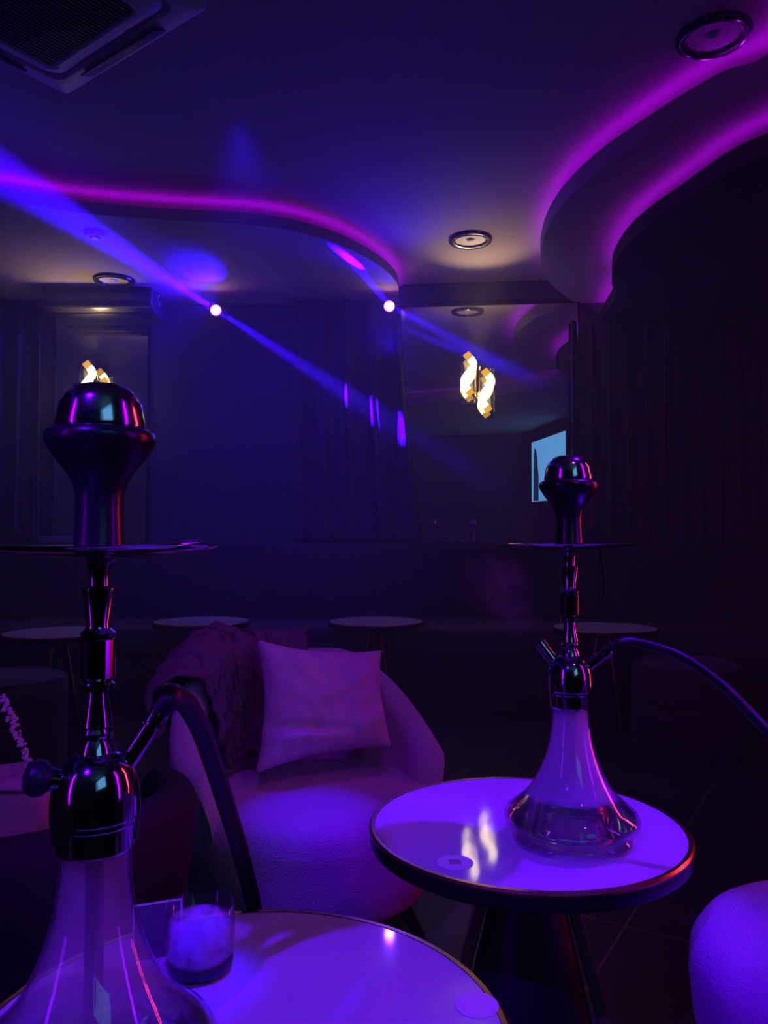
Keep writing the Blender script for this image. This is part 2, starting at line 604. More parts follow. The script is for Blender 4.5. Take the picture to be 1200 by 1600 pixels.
# curtains -------------------------------------------------------------
def curtain(label, x0, x1, z0, z1, yb, folds, amp, gather=None, nu=160, nv=24):
    bm = bmesh.new()
    g = []
    for j in range(nv + 1):
        v = j / nv
        row = []
        for i in range(nu + 1):
            u = i / nu
            xl, xr = x0, x1
            if gather:
                xl, xr = gather(v, x0, x1)
            x = xl + (xr - xl) * u
            ph = folds * 2 * PI * u
            y = yb(x) - amp * (1.0 + math.sin(ph + 0.7 * math.sin(3.1 * u + 2 * v))) - 0.012 * math.sin(2.3 * ph + 1.3) - 0.01
            row.append(bm.verts.new((x + 0.012 * math.sin(ph * 1.0 + 2.0), y, z0 + (z1 - z0) * v)))
        g.append(row)
    for j in range(nv):
        for i in range(nu):
            bm.faces.new((g[j][i], g[j][i + 1], g[j + 1][i + 1], g[j + 1][i]))
    o = finish('curtain', bm, M['curtain'], sharp=80)
    so = o.modifiers.new('solid', 'SOLIDIFY'); so.thickness = 0.006; so.offset = 0
    return tag(o, label, 'curtain', 'dark curtains along the back wall')


curtain('wide dark curtain in loose folds covering the right end of the wall', 1.42, 3.15, 1.08, 2.79, lambda x: wally(x) - 0.03, 13, 0.035, nu=260)


def gth(v, x0, x1):
    # v=0 bottom .. 1 top: right edge sways out towards the bottom
    return x0, x1 + 0.17 * (1 - v) ** 1.4


curtain('dark curtain between the left party light and the large mirror', -0.72, 0.13, 1.08, 2.985, lambda x: wally(x) - 0.05, 4.5, 0.032, gather=gth)
curtain('dark curtain at the far left beside the narrow mirror', -3.15, -2.66, 1.08, 2.985, lambda x: WALLY - 0.05, 3.5, 0.035)

# banquette along the wall ---------------------------------------------
bq = thing('banquette', 'long dark banquette running along the back wall', 'bench', (0, 5.5, 0))


def bpoly(y0, y1):
    return [(-3.15, y0), (0.05, y0), (3.15, y0 - 0.29), (3.15, y1 - 0.29), (0.05, y1), (-3.15, y1)]


def bpart(name, y0, y1, z0, z1, m, bev=0.03):
    bm = bmesh.new()
    prism_into(bm, bpoly(y0, y1), z0, z1)
    bmesh.ops.bevel(bm, geom=[e for e in bm.edges if abs(e.verts[0].co.z - e.verts[1].co.z) < 1e-4], offset=bev, segments=3, profile=0.5, affect='EDGES')
    return finish(name, bm, m, bq, sharp=50)


bpart('base', -0.30, 0.40, 0.0, 0.36, M['bench'], 0.005)
bpart('seat', -0.35, 0.36, 0.362, 0.53, M['bench_top'], 0.05)
bpart('backrest', 0.37, 0.50, 0.36, 1.085, M['bench'], 0.03)
bpart('ledge', 0.44, 0.66, 1.05, 1.078, M['black'], 0.004)

# split unit above the left mirror --------------------------------------
ac = thing('air_conditioner', 'long black glossy wall unit above the narrow left mirror', 'air conditioner', (-2.13, WALLY, 2.815))
bm = bmesh.new()
prof = [(-0.002, 0.0), (-0.34, 0.0), (-0.42, 0.022), (-0.445, 0.065), (-0.43, 0.150), (-0.40, 0.172), (-0.002, 0.172)]
L0 = [bm.verts.new((-0.41, y, z)) for y, z in prof]
L1 = [bm.verts.new((0.41, y, z)) for y, z in prof]
for i in range(len(prof)):
    j = (i + 1) % len(prof)
    bm.faces.new((L0[i], L0[j], L1[j], L1[i]))
bm.faces.new(L0); bm.faces.new(L1)
bmesh.ops.bevel(bm, geom=list(bm.edges), offset=0.012, segments=3, profile=0.5, affect='EDGES')
finish('body', bm, M['unit'], ac, sharp=50)
box('trim_line', (0, -0.425, 0.020), (0.79, 0.006, 0.006), M['steel'], ac, mtx=Matrix.Translation((0, -0.004, 0)))
box('louver', (0, -0.30, -0.004), (0.72, 0.09, 0.008), M['blackmatte'], ac, 0.002)
bk = tube('bracket', spline([(0.415, -0.36, 0.165), (0.445, -0.37, 0.13), (0.43, -0.37, 0.09), (0.45, -0.37, 0.05), (0.412, -0.37, 0.025)], 6), 0.005, M['steel'], ac)


# ceiling fittings -------------------------------------------------------
def ceiling_speaker(label, loc, group='round ceiling speakers'):
    t = thing('ceiling_speaker', label, 'ceiling speaker', loc, 0, group)
    lathe('rim', [(0.100, -0.004), (0.104, -0.015), (0.120, -0.021), (0.140, -0.018), (0.147, -0.004), (0.147, 0.0), (0.100, 0.0)], M['black'], t, 64, cap=False)
    lathe('trim_ring', [(0.119, -0.019), (0.122, -0.0245), (0.127, -0.0245), (0.130, -0.019)], M['steel'], t, 64, cap=False)
    lathe('cone', [(0.101, -0.006), (0.07, -0.003), (0.030, -0.0005), (0.022, -0.008), (0.012, -0.013), (0, -0.014)], M['plastic'], t, 48, cap=False)
    return t


sp1 = PZ(735, 374, ZA)
sp = ceiling_speaker('round ceiling speaker lit warm above the right gold lamp', sp1)
sp2 = PZ(178, 437, LZ)
dup(sp, sp2, 0, 'round ceiling speaker above the black wall unit on the left')
sp3 = PZ(1115, 55, ZA)
dup(sp, sp3, 0, 'dark round ceiling speaker beside the magenta strip at top right')
dt = thing('smoke_detector', 'small white ring shaped fitting on the lower left ceiling', 'detector', PZ(148, 365, LZ))
lathe('base', [(0.066, 0.0), (0.066, -0.012), (0.056, -0.022), (0.040, -0.024), (0.034, -0.016), (0, -0.016)], M['plastic'], dt, 48, cap=False)
lathe('centre_cap', [(0.030, -0.016), (0.030, -0.024), (0.024, -0.028), (0, -0.028)], M['blackmatte'], dt, 32, cap=False)

# ceiling cassette at upper left -----------------------------------------
cc = PZ(105, 150, ZA - 0.03)
half = 0.475
cs = thing('ceiling_cassette', 'square ceiling air conditioner cassette with slatted grille at upper left', 'air conditioner', (cc.x + 0.0935, cc.y - 0.665, ZA), PI / 4 + math.radians(8))
bm = bmesh.new()


def sq_ring(bm, h, z, r, n=6):
    vs = []
    for k in range(4):
        a0 = k * PI / 2
        cx, cy = (h - r) * (1 if k in (0, 3) else -1), (h - r) * (1 if k in (0, 1) else -1)
        for i in range(n + 1):
            a = a0 + i / n * PI / 2
            vs.append(bm.verts.new((cx + r * math.cos(a), cy + r * math.sin(a), z)))
    return vs


def ring_stack(bm, spec):
    rs = [sq_ring(bm, *s) for s in spec]
    for a, b in zip(rs, rs[1:]):
        n = len(a)
        for i in range(n):
            bm.faces.new((a[i], a[(i + 1) % n], b[(i + 1) % n], b[i]))
    return rs


ring_stack(bm, [(half, 0.0, 0.01), (half, -0.022, 0.01), (half - 0.01, -0.030, 0.012), (0.395, -0.034, 0.05), (0.385, -0.012, 0.05)])
finish('panel', bm, M['plastic'], cs, sharp=50)
bm = bmesh.new()
ring_stack(bm, [(0.385, -0.014, 0.05), (0.35, -0.045, 0.06), (0.325, -0.058, 0.06), (0.300, -0.060, 0.05), (0.292, -0.045, 0.05)])
inf = finish('inner_frame', bm, M['plastic'], cs, sharp=60)
bm = bmesh.new()
for k in range(29):
    y = -0.28 + k * 0.02
    box_into(bm, (0, y, -0.050), (0.575, 0.008, 0.012))
finish('grille', bm, M['blackmatte'], inf, smooth=False)
box('grille_back', (0, 0, -0.036), (0.59, 0.59, 0.006), M['black'], inf)
for k in range(4):
    R = Matrix.Rotation(k * PI / 2, 4, 'Z')
    vm = R @ Matrix.Translation((0, 0.43, -0.040)) @ Matrix.Rotation(math.radians(24), 4, 'X')
    box('louver', (0, 0, 0), (0.50, 0.065, 0.008), M['blackmatte'], cs, 0.003, vm)


# party lights -----------------------------------------------------------
def party_light(label, loc):
    t = thing('party_light', label, 'stage light', loc, 0, 'party lights under the ceiling')
    ln_ = lathe('lens', [(0.0, -0.052), (0.026, -0.048), (0.034, -0.040), (0.034, -0.036)], M['lens'], t, 32, axis_mtx((0, 0, 0), (0, 1, -0.0)), cap=False)
    lathe('lens_rim', [(0.0345, -0.030), (0.0345, -0.044), (0.040, -0.044), (0.040, -0.030)], M['lensring'], ln_, 32, axis_mtx((0, 0, 0), (0, 1, 0)), cap=False)
    lathe('housing', [(0, 0.08), (0.04, 0.08), (0.052, 0.06), (0.052, 0.0), (0.044, -0.030), (0, -0.030)], M['blackmatte'], t, 32, axis_mtx((0, 0, 0), (0, 1, 0)), cap=False)
    bm = bmesh.new()
    for s in (-1, 1):
        box_into(bm, (0.062 * s, 0.05, 0.03), (0.006, 0.03, 0.10))
    box_into(bm, (0, 0.05, 0.083), (0.13, 0.03, 0.006))
    finish('yoke', bm, M['blackmatte'], t, smooth=False)
    return t


pl = party_light('glowing pink white party light on the left with a blue streak', D1 + Vector((0, 0.06, 0)))
dup(pl, D2 + Vector((0, 0.06, 0)), 0, 'glowing pink white party light nearer the mirror and middle curtain')


# twisted gold wall lamps -------------------------------------------------
def sconce(label, loc, rz):
    t = thing('wall_lamp', label, 'wall lamp', loc, rz, 'twisted gold wall lamps')
    box('bracket', (0.0, 0.0, 0.0), (0.022, 0.12, 0.17), M['gold'], t, 0.004)
    r, H = 0.050, 0.36
    for k, (ox, oz) in enumerate(((-0.066, 0.065), (0.068, -0.065))):
        c = Vector((ox, -0.03, oz))

        def strip(a, b, rr, n=40):
            def pos(q):
                th = math.radians(126 - 432 * q)              # swings right, crosses to the left, ends right
                return Vector((rr * 0.72 * math.cos(th), -rr * 0.35 * math.sin(-th) * 0.5, H / 2 - 0.022 - q * (H - 0.044)))
            bm = bmesh.new()
            rows = []
            for i in range(n + 1):
                q = a + (b - a) * i / n
                p0, p1 = pos(q - 0.01), pos(q + 0.01)
                t_ = (p1 - p0); t_.y = 0; t_.normalize()
                nn = Vector((-t_.z, 0, t_.x)) * 0.027
                p = c + pos(q)
                dp = Vector((0, 0.012, 0))
                rows.append([bm.verts.new(v) for v in (p + nn - dp, p - nn - dp, p - nn + dp, p + nn + dp)])
            for p, q in zip(rows, rows[1:]):
                for m_ in range(4):
                    bm.faces.new((p[m_], p[(m_ + 1) % 4], q[(m_ + 1) % 4], q[m_]))
            bm.faces.new(rows[0]); bm.faces.new(rows[-1])
            return bm
        gr = finish('glowing_ribbon', strip(0.13, 0.90, r), M['helix'], t)
        bm = strip(0.0, 0.13, r, 8)
        finish('amber_end', bm, M['amber'], gr)
        bm = strip(0.90, 1.0, r, 8)
        finish('amber_end', bm, M['amber'], gr)
        bm = bmesh.new()
        lathe_into(bm, [(0.058, -H / 2), (0.058, H / 2), (0.056, H / 2), (0.056, -H / 2), (0.058, -H / 2)], 32, Matrix.Translation(c), cap=False)
        finish('glass_tube', bm, M['glass'], t)
    return t


s1 = P(746, 598, 5.98)
sc = sconce('twisted gold wall lamp on the large mirror at right', s1, -YAW)
s2 = P(152, 612, 6.06)
dup(sc, s2, 0, 'twisted gold wall lamp on the narrow mirror behind the large hookah')
spot('ceiling_warm_fill', s1 + Vector((0, -0.10, 0.26)), s1 + Vector((-0.05, -0.75, 1.0)), 24, WARM, 75, 1.0, 0.05)  # added spot for the warm patch on the ceiling above the lamp
spot('ceiling_warm_fill', s2 + Vector((0, -0.10, 0.26)), s2 + Vector((0.05, -0.60, 1.0)), 14, WARM, 95, 1.0, 0.05)  # same added ceiling spot above the left lamp


# ================================================================== TABLES
def table(label, loc, H, R, rz=0, leg_m='legwood', top_m='top', n=3, splay=0.19, lw=0.030, group=None, spread0=0.062):
    t = thing('round_table', label, 'table', loc, rz, group)
    lathe('tabletop', [(0, H - 0.004), (R - 0.010, H - 0.004), (R - 0.009, H), (0, H)], M[top_m], t, 96, cap=False) if False else None
    lathe('tabletop', [(0, H - 0.030), (R - 0.012, H - 0.030), (R - 0.008, H - 0.004), (R - 0.010, H), (0, H)], M[top_m], t, 96, cap=False)
    rm = lathe('rim', [(R - 0.030, H - 0.034), (R - 0.003, H - 0.032), (R, H - 0.028), (R, H - 0.007)], M['black'], t, 96, cap=False)
    lathe('edge_band', [(R, H - 0.007), (R + 0.001, H - 0.003), (R - 0.003, H + 0.0008), (R - 0.0095, H + 0.0008)], M['gold'], rm, 96, cap=False)
    lathe('underplate', [(0, H - 0.050), (0.16, H - 0.050), (0.17, H - 0.031), (0, H - 0.031)], M['blackmatte'], t, 48, cap=False)
    lathe('column', [(0, 0.0), (splay - 0.03, 0.0), (splay - 0.03, 0.012), (spread0 - 0.012, H - 0.05), (0, H - 0.05)], M['blackmatte'], t, 48, cap=False)
    for a in ((0.0, PI, PI / 2) if n == 3 else (0.0, PI / 2, PI, -PI / 2)):
        bm = bmesh.new()
        d = Vector((math.cos(a), math.sin(a), 0)); s = Vector((-d.y, d.x, 0))
        top = d * spread0 + Vector((0, 0, H - 0.05)); bot = d * splay
        lw0, lw1, th = lw, lw * 0.55, lw * 0.75
        A = [bm.verts.new(top + s * x * lw0 + d * y * th) for x, y in ((-.5, -.5), (.5, -.5), (.5, .5), (-.5, .5))]
        B = [bm.verts.new(bot + s * x * lw1 + d * y * th) for x, y in ((-.5, -.5), (.5, -.5), (.5, .5), (-.5, .5))]
        for i in range(4):
            bm.faces.new((A[i], A[(i + 1) % 4], B[(i + 1) % 4], B[i]))
        bm.faces.new(A); bm.faces.new(B)
        bmesh.ops.bevel(bm, geom=list(bm.edges), offset=0.002, segments=1, affect='EDGES')
        finish('leg', bm, M[leg_m], t, smooth=False)
    return t


TH = 0.55
T1 = Vector((0.277, 1.555, 0))
table('round violet lit table carrying the smaller hookah', T1, TH, 0.305, rz=-0.08)
T2 = Vector((-0.160, 0.895, 0))
table('near round violet lit table at the bottom carrying the large hookah', T2, TH, 0.305, rz=1.0)
bt = [(315, 968, 0.305, 5.02, 'low round table in the back, left of the draped jacket'),
      (588, 972, 0.305, 5.02, 'low round table in the back, just above the cushion'),
      (945, 977, 0.305, 4.66, 'low round table in the back behind the right hookah stem'),
      (93, 985, 0.305, 4.42, 'low round table in the back at far left behind the large hookah')]
tb = None
for px, py, R, Y, lab in bt:
    q = P(px, py, Y)
    if tb is None:
        tb = table(lab, (q.x, q.y, 0), 0.595, R, 0.2, 'gold', 'backtop', 4, 0.16, 0.022, 'round tables along the banquette', 0.05)
    else:
        dup(tb, (q.x, q.y, 0), random.uniform(0, 2), lab)


# ================================================================== HOOKAHS
def hookah(label, loc, rz, hose_az, hose_el, hose_len, valve_az, valve_el, valve_len, smoke_m='smoke'):
    t = thing('hookah', label, 'hookah', loc, rz)
    outer = [(0.0, 0.030), (0.040, 0.030), (0.050, 0.026), (0.058, 0.004), (0.075, 0.0), (0.100, 0.0), (0.108, 0.004), (0.1085, 0.012), (0.104, 0.018),
             (0.107, 0.024), (0.117, 0.030), (0.1225, 0.038), (0.1225, 0.046), (0.117, 0.056), (0.104, 0.067), (0.090, 0.079), (0.078, 0.092), (0.067, 0.108),
             (0.056, 0.130), (0.047, 0.154), (0.040, 0.182), (0.036, 0.210), (0.034, 0.240), (0.0335, 0.262)]
    inner = [(0.0310, 0.262), (0.0315, 0.240), (0.0335, 0.210), (0.0375, 0.182), (0.0445, 0.154), (0.0535, 0.130), (0.0645, 0.108), (0.0755, 0.092),
             (0.0875, 0.079), (0.101, 0.0665), (0.113, 0.055), (0.1175, 0.045), (0.1160, 0.037), (0.108, 0.029), (0.096, 0.020), (0.075, 0.014),
             (0.062, 0.018), (0.055, 0.050), (0.048, 0.058), (0.0, 0.058)]
    lathe('vase', outer + [(0.0335, 0.2625)] + inner, M['glass'], t, 96, cap=False, sharp=60)
    wl = 0.082
    wat = [(0.0, 0.0595), (0.0475, 0.0595), (0.0565, 0.0515), (0.0635, 0.020), (0.075, 0.0155), (0.0955, 0.0215), (0.107, 0.030), (0.1150, 0.038),
           (0.1162, 0.045), (0.1120, 0.0545), (0.100, 0.0660), (0.0862, 0.079), (0.0835, wl), (0.0, wl)]
    lathe('water', wat, M['water'], t, 96, cap=False, sharp=50)
    smk = [(0.0, wl + 0.002), (0.0825, wl + 0.002), (0.0745, 0.092), (0.0635, 0.108), (0.0525, 0.130), (0.0435, 0.154), (0.0365, 0.182), (0.0325, 0.210), (0.0305, 0.244), (0.0, 0.244)]
    lathe('smoke', smk, M[smoke_m], t, 64, cap=False)['kind'] = 'stuff'
    lathe('down_stem', [(0.0, 0.066), (0.009, 0.066), (0.0095, 0.070), (0.0095, 0.255), (0, 0.255)], M['chrome_dark'], t, 24, cap=False)
    bd = lathe('base_dome', [(0.0, 0.243), (0.0355, 0.243), (0.0375, 0.246), (0.0378, 0.268), (0.0392, 0.270), (0.0392, 0.274), (0.0405, 0.276), (0.0405, 0.293), (0.0392, 0.308),
                        (0.0355, 0.321), (0.0295, 0.331), (0.0210, 0.338), (0.0165, 0.340), (0.0, 0.340)], M['chrome'], t, 64, cap=False, sharp=30)
    for az, k in ((2.4, 0), (2.9, 1), (3.5, 2), (0.2, 3)):
        bmk = bmesh.new()
        a = az
        pts = [Vector((rr * math.cos(a), rr * math.sin(a), zz)) for rr, zz in ((0.0385, 0.250), (0.0400, 0.262), (0.0418, 0.280), (0.0410, 0.298), (0.0380, 0.313), (0.0330, 0.324))]
        tube_into(bmk, spline(pts, 4), 0.0016, 6)
        finish('rib', bmk, M['steel'], bd)
    lathe('stem', [(0, 0.339), (0.0185, 0.339), (0.0165, 0.346), (0.0135, 0.352), (0.0150, 0.354), (0.0160, 0.359), (0.0140, 0.363), (0.0155, 0.365),
                   (0.0100, 0.396), (0.0100, 0.400), (0.0165, 0.402), (0.0172, 0.407), (0.0120, 0.411), (0.0120, 0.4115), (0.0, 0.4115)], M['chrome'], t, 48, cap=False, sharp=28)
    # perforated sleeve
    bm = bmesh.new()
    seg = 24
    zs = [0.411, 0.4135] + [0.4135 + 0.0088 * k for k in range(1, 5)] + [0.4515, 0.454]
    zs = sorted(zs)
    rr = [0.0150] + [0.0174] * (len(zs) - 2) + [0.0150]
    rings = [[bm.verts.new((r * math.cos(2 * PI * i / seg), r * math.sin(2 * PI * i / seg), z)) for i in range(seg)] for r, z in zip(rr, zs)]
    inset = []
    for a, b in zip(rings, rings[1:]):
        for i in range(seg):
            f = bm.faces.new((a[i], a[(i + 1) % seg], b[(i + 1) % seg], b[i]))
            if abs(b[0].co.z - a[0].co.z - 0.0088) < 0.002 and i % 2 == 0:
                inset.append(f)
    bmesh.ops.inset_individual(bm, faces=inset, thickness=0.0009, depth=-0.003)
    finish('sleeve', bm, M['chrome_dark'], t, smooth=False)
    lathe('upper_stem', [(0, 0.4535), (0.0165, 0.4535), (0.0172, 0.458), (0.0120, 0.463), (0.0112, 0.467), (0.0165, 0.499), (0.0168, 0.503), (0.0105, 0.505),
                         (0.0105, 0.520), (0.0135, 0.529), (0.0185, 0.532), (0.0, 0.532)], M['chrome'], t, 48, cap=False, sharp=28)
    lathe('tray', [(0.0, 0.5325), (0.020, 0.5325), (0.050, 0.534), (0.085, 0.537), (0.108, 0.540), (0.1195, 0.5445), (0.1205, 0.5460), (0.1190, 0.5465),
                   (0.108, 0.5430), (0.085, 0.5395), (0.050, 0.5365), (0.0, 0.5355)], M['chrome'], t, 96, cap=False, sharp=50)
    lathe('bowl', [(0, 0.536), (0.0262, 0.536), (0.0245, 0.556), (0.0232, 0.580), (0.0234, 0.595), (0.0262, 0.608), (0.0330, 0.620), (0.0440, 0.634), (0.0530, 0.648),
                   (0.0545, 0.654), (0.0535, 0.660), (0.0470, 0.664), (0.0440, 0.664), (0.0440, 0.650), (0, 0.645)], M['clay'], t, 64, cap=False, sharp=50)
    hc = lathe('heat_cap', [(0.0, 0.665), (0.0442, 0.665), (0.0448, 0.668), (0.0405, 0.6895), (0.0402, 0.6905), (0.0385, 0.6905), (0.0382, 0.692), (0.0355, 0.698), (0.0300, 0.7045), (0.0210, 0.709), (0.0, 0.711)], M['steel'], t, 64, cap=False, sharp=24)
    for ha in (-0.8, 0.77, 2.3, 3.9):
        lathe('vent_hole', [(0, 0.0006), (0.0045, 0.0006), (0.0045, 0.0002), (0, 0.0)], M['blackmatte'], hc, 16, axis_mtx((0.0255 * math.cos(ha), 0.0255 * math.sin(ha), 0.7072), (0.35 * math.cos(ha), 0.35 * math.sin(ha), 1)), cap=False)

    def port(nm, az, el, ln, r, z0, m):
        d = Vector((math.cos(az) * math.cos(el), math.sin(az) * math.cos(el), math.sin(el)))
        o = Vector((0, 0, z0)) + Vector((math.cos(az), math.sin(az), 0)) * 0.018
        ob = lathe(nm, [(0, 0.0), (r, 0.0), (r, ln * 0.72), (r * 0.82, ln * 0.73), (r * 0.82, ln * 0.76), (r * 1.08, ln * 0.77), (r * 1.08, ln * 0.96), (r * 0.9, ln), (0, ln)], m, t, 32, axis_mtx(o, d), cap=False, sharp=30)
        return o + d * ln, d, ob
    hp = port('hose_port', hose_az, hose_el, hose_len, 0.0098, 0.308, M['chrome'])
    vp = port('valve_port', valve_az, valve_el, valve_len, 0.0105, 0.312, M['chrome'])
    return t, hp, vp


HR = PZ(893, 1313, TH)
h1, hp1, vp1 = hookah('smaller hookah with glowing violet vase on the round table', HR, 0.0, math.radians(-12), math.radians(38), 0.070, math.radians(160), math.radians(52), 0.062)
HL = Vector((-0.289, 0.80, TH))
h2, hp2, vp2 = hookah('large dark hookah in the left foreground', HL, 0.0, math.radians(18), math.radians(57), 0.086, math.radians(212), math.radians(14), 0.030, 'smoke_thin')
lathe('valve_cap', [(0, 0.0), (0.011, 0.0), (0.017, 0.006), (0.018, 0.014), (0.014, 0.022), (0, 0.026)], M['blackmatte'], h2, 32, axis_mtx(vp2[0] - vp2[1] * 0.004, vp2[1]), cap=False)


def to_local(o, p):
    return Vector(p) - Vector(o.location)


# hoses (part of each hookah)
tip, dr = hp1[0], hp1[1]
pts = [tip, tip + dr * 0.02] + [to_local(h1, P(x, y, Y)) for x, y, Y in ((995, 1004, 1.455), (1060, 1024, 1.42), (1120, 1064, 1.38), (1170, 1112, 1.33), (1215, 1165, 1.28), (1270, 1260, 1.24))] + [to_local(h1, v) for v in ((0.84, 1.245, 0.48), (0.92, 1.31, 0.425), (1.0, 1.38, 0.425))]
tube('hose', spline(pts, 10), 0.0085, M['blackmatte'], h1, 16)
tip, dr = hp2[0], hp2[1]
pts = [tip - dr * 0.004, tip + dr * 0.012] + [to_local(h2, P(x, y, Y)) for x, y, Y in ((256, 1088, 0.87), (272, 1086, 0.90), (293, 1102, 0.94), (318, 1150, 1.00), (348, 1240, 1.09), (378, 1340, 1.19), (398, 1425, 1.27), (410, 1520, 1.32))] + [Vector((0.10, 0.55, -0.45)), Vector((0.05, 0.62, -0.535))]
tube('hose', spline(pts, 10), 0.0125, M['blackmatte'], h2, 16)

# tongs: one pair lying on the large hookah's tray, one hanging from the other tray
tg = thing('charcoal_tongs', 'steel charcoal tongs lying on the tray of the large hookah', 'tongs', HL + Vector((0.0, 0.0, 0.541)))
for s in (-1, 1):
    tube('arm', spline([(0.035, -0.035, 0.004), (0.045, -0.045 + 0.012 * s, 0.003), (0.08, -0.04 + 0.014 * s, 0.005), (0.108, -0.022 + 0.004 * s, 0.009)], 6), 0.0022, M['steel'], tg, 8)
tube('spring_bow', spline([(0.035, -0.047, 0.003), (0.028, -0.042, 0.003), (0.028, -0.030, 0.003), (0.035, -0.024, 0.003)], 6), 0.002, M['steel'], tg, 8)
hg = thing('charcoal_tongs', 'thin tongs hanging from the tray edge of the smaller hookah', 'tongs', HR + Vector((0.052, -0.02, 0.53)))
for s in (-1, 1):
    tube('arm', spline([(0.0, 0, 0.008), (0.003 * s, 0, -0.02), (0.007 * s, 0, -0.055), (0.003 * s, 0, -0.09)], 6), 0.0013, M['chrome_dark'], hg, 8)
tube('ring', [(0.006 * math.cos(a * 0.3491), 0, 0.010 + 0.006 * math.sin(a * 0.3491)) for a in range(19)], 0.001, M['chrome_dark'], hg, 8)


# ================================================================== SEATING
def smooth(t):
    t = max(0.0, min(1.0, t))
    return t * t * (3 - 2 * t)


def tub_chair(label, loc, rz, m, back=0.74, arm=0.50, phimax=118, seat_z=0.40, group=None, leg_m='black', Rb=0.345, Rt=0.40, th=0.095):
    t = thing('tub_chair', label, 'armchair', loc, rz, group)
    bm = bmesh.new()
    # seat drum, front is local -y
    lathe_into(bm, [(0, 0.125), (0.27, 0.125), (0.305, 0.135), (0.325, 0.16), (0.345, 0.24), (0.352, 0.32), (0.348, 0.358), (0.330, 0.385), (0.295, seat_z - 0.003), (0.20, seat_z + 0.006), (0, seat_z + 0.010)], 72, Matrix.Translation((0, -0.055, 0)), cap=False)
    finish('seat', bm, m, t)
    bm = bmesh.new()
    rows = []
    N = 64
    for i in range(N + 1):
        u = -1 + 2 * i / N
        ph = math.radians(phimax) * u
        au = abs(u)
        h = arm + (back - arm) * (1 - smooth((au - 0.28) / 0.66))
        end = max(0.0, (au - 0.93) / 0.07)
        h -= 0.10 * end ** 2
        thh = th * (1 - 0.45 * end ** 2)
        d = Vector((math.sin(ph), math.cos(ph), 0))
        sec = []
        z0 = 0.13
        ro = lambda z: Rb + (Rt - Rb) * smooth((z - z0) / 0.40)
        for k in range(7):
            z = z0 + (h - thh / 2 - z0) * k / 6
            sec.append((ro(z), z))
        for k in range(1, 8):
            a = PI * k / 8
            sec.append((ro(h) - thh / 2 + thh / 2 * math.cos(a), h - thh / 2 + thh / 2 * math.sin(a)))
        for k in range(7):
            z = (h - thh / 2) + (0.30 - (h - thh / 2)) * k / 6
            sec.append((ro(z) - thh, z))
        sec.append((ro(0.13) - thh, 0.13))
        rows.append([bm.verts.new(d * r + Vector((0, 0, z))) for r, z in sec])
    for a, b in zip(rows, rows[1:]):
        n = len(a)
        for k in range(n):
            bm.faces.new((a[k], a[(k + 1) % n], b[(k + 1) % n], b[k]))
    bm.faces.new(rows[0]); bm.faces.new(rows[-1])
    finish('backrest', bm, m, t, sharp=60)
    for k in range(4):
        a = PI / 4 + k * PI / 2
        d = Vector((math.cos(a), math.sin(a), 0)); s = Vector((-d.y, d.x, 0))
        bm = bmesh.new()
        top = d * 0.25 + Vector((0, 0, 0.14)); bot = d * 0.335
        A = [bm.verts.new(top + s * x * 0.05 + d * y * 0.03) for x, y in ((-.5, -.5), (.5, -.5), (.5, .5), (-.5, .5))]
        B = [bm.verts.new(bot + s * x * 0.026 + d * y * 0.02) for x, y in ((-.5, -.5), (.5, -.5), (.5, .5), (-.5, .5))]
        for i in range(4):
            bm.faces.new((A[i], A[(i + 1) % 4], B[(i + 1) % 4], B[i]))
        bm.faces.new(A); bm.faces.new(B)
        finish('leg', bm, M[leg_m], t, smooth=False)
    return t


CHL = Vector((-0.215, 2.33, 0))
CHR = math.radians(26)
ch1 = tub_chair('pale boucle tub armchair holding a cushion and a dark jacket', CHL, CHR, M['boucle'])
ch2 = dup(ch1, (0.94, 1.34, 0), math.radians(-127), 'pale boucle tub armchair cut off at the lower right edge')
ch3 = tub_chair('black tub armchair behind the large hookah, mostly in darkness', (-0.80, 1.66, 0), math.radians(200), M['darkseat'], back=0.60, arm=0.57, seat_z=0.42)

# cushion ------------------------------------------------------------------
C4 = [P(398, 1211, 2.20), P(614, 1168, 2.40), P(597, 1016, 2.52), P(400, 998, 2.36)]
bm = bmesh.new()
N = 36
nrm = (C4[1] - C4[0]).cross(C4[3] - C4[0]).normalized()
if nrm.y > 0:
    nrm = -nrm
sides = []
for sgn in (1, -1):
    g = []
    for j in range(N + 1):
        row = []
        for i in range(N + 1):
            u, v = i / N, j / N
            uu, vv = 2 * u - 1, 2 * v - 1
            # edges draw in a little between the corners
            pin = 0.065
            u2 = u + pin * uu * (1 - vv * vv) * -1.0
            v2 = v + pin * vv * (1 - uu * uu) * -1.0
            p = C4[0] * (1 - u2) * (1 - v2) + C4[1] * u2 * (1 - v2) + C4[2] * u2 * v2 + C4[3] * (1 - u2) * v2
            puff = max(0.0, (1 - uu ** 4) * (1 - vv ** 4)) ** 0.55
            sag = 1.0 + 0.35 * (0.5 - v)
            wr = 0.010 * noise.noise(Vector((u * 2.2 + 3, v * 6.5 - u * 3.0, 0.5))) + 0.006 * noise.noise(Vector((u * 9, v * 5 + u * 6, 4)))
            crease = -0.012 * math.exp(-((v - 0.30 + 0.22 * u) / 0.045) ** 2) * smooth((0.75 - u) / 0.5) + 0.010 * math.exp(-((v - 0.22 + 0.22 * u) / 0.05) ** 2) * smooth((0.75 - u) / 0.5)
            off = sgn * (0.080 * puff * sag) + (2.6 * wr + 2.2 * crease) * puff
            row.append((p + nrm * off))
        g.append(row)
    sides.append(g)
vf = [[bm.verts.new(q) for q in row] for row in sides[0]]
vb = []
for j in range(N + 1):
    row = []
    for i in range(N + 1):
        row.append(vf[j][i] if i in (0, N) or j in (0, N) else bm.verts.new(sides[1][j][i]))
    vb.append(row)
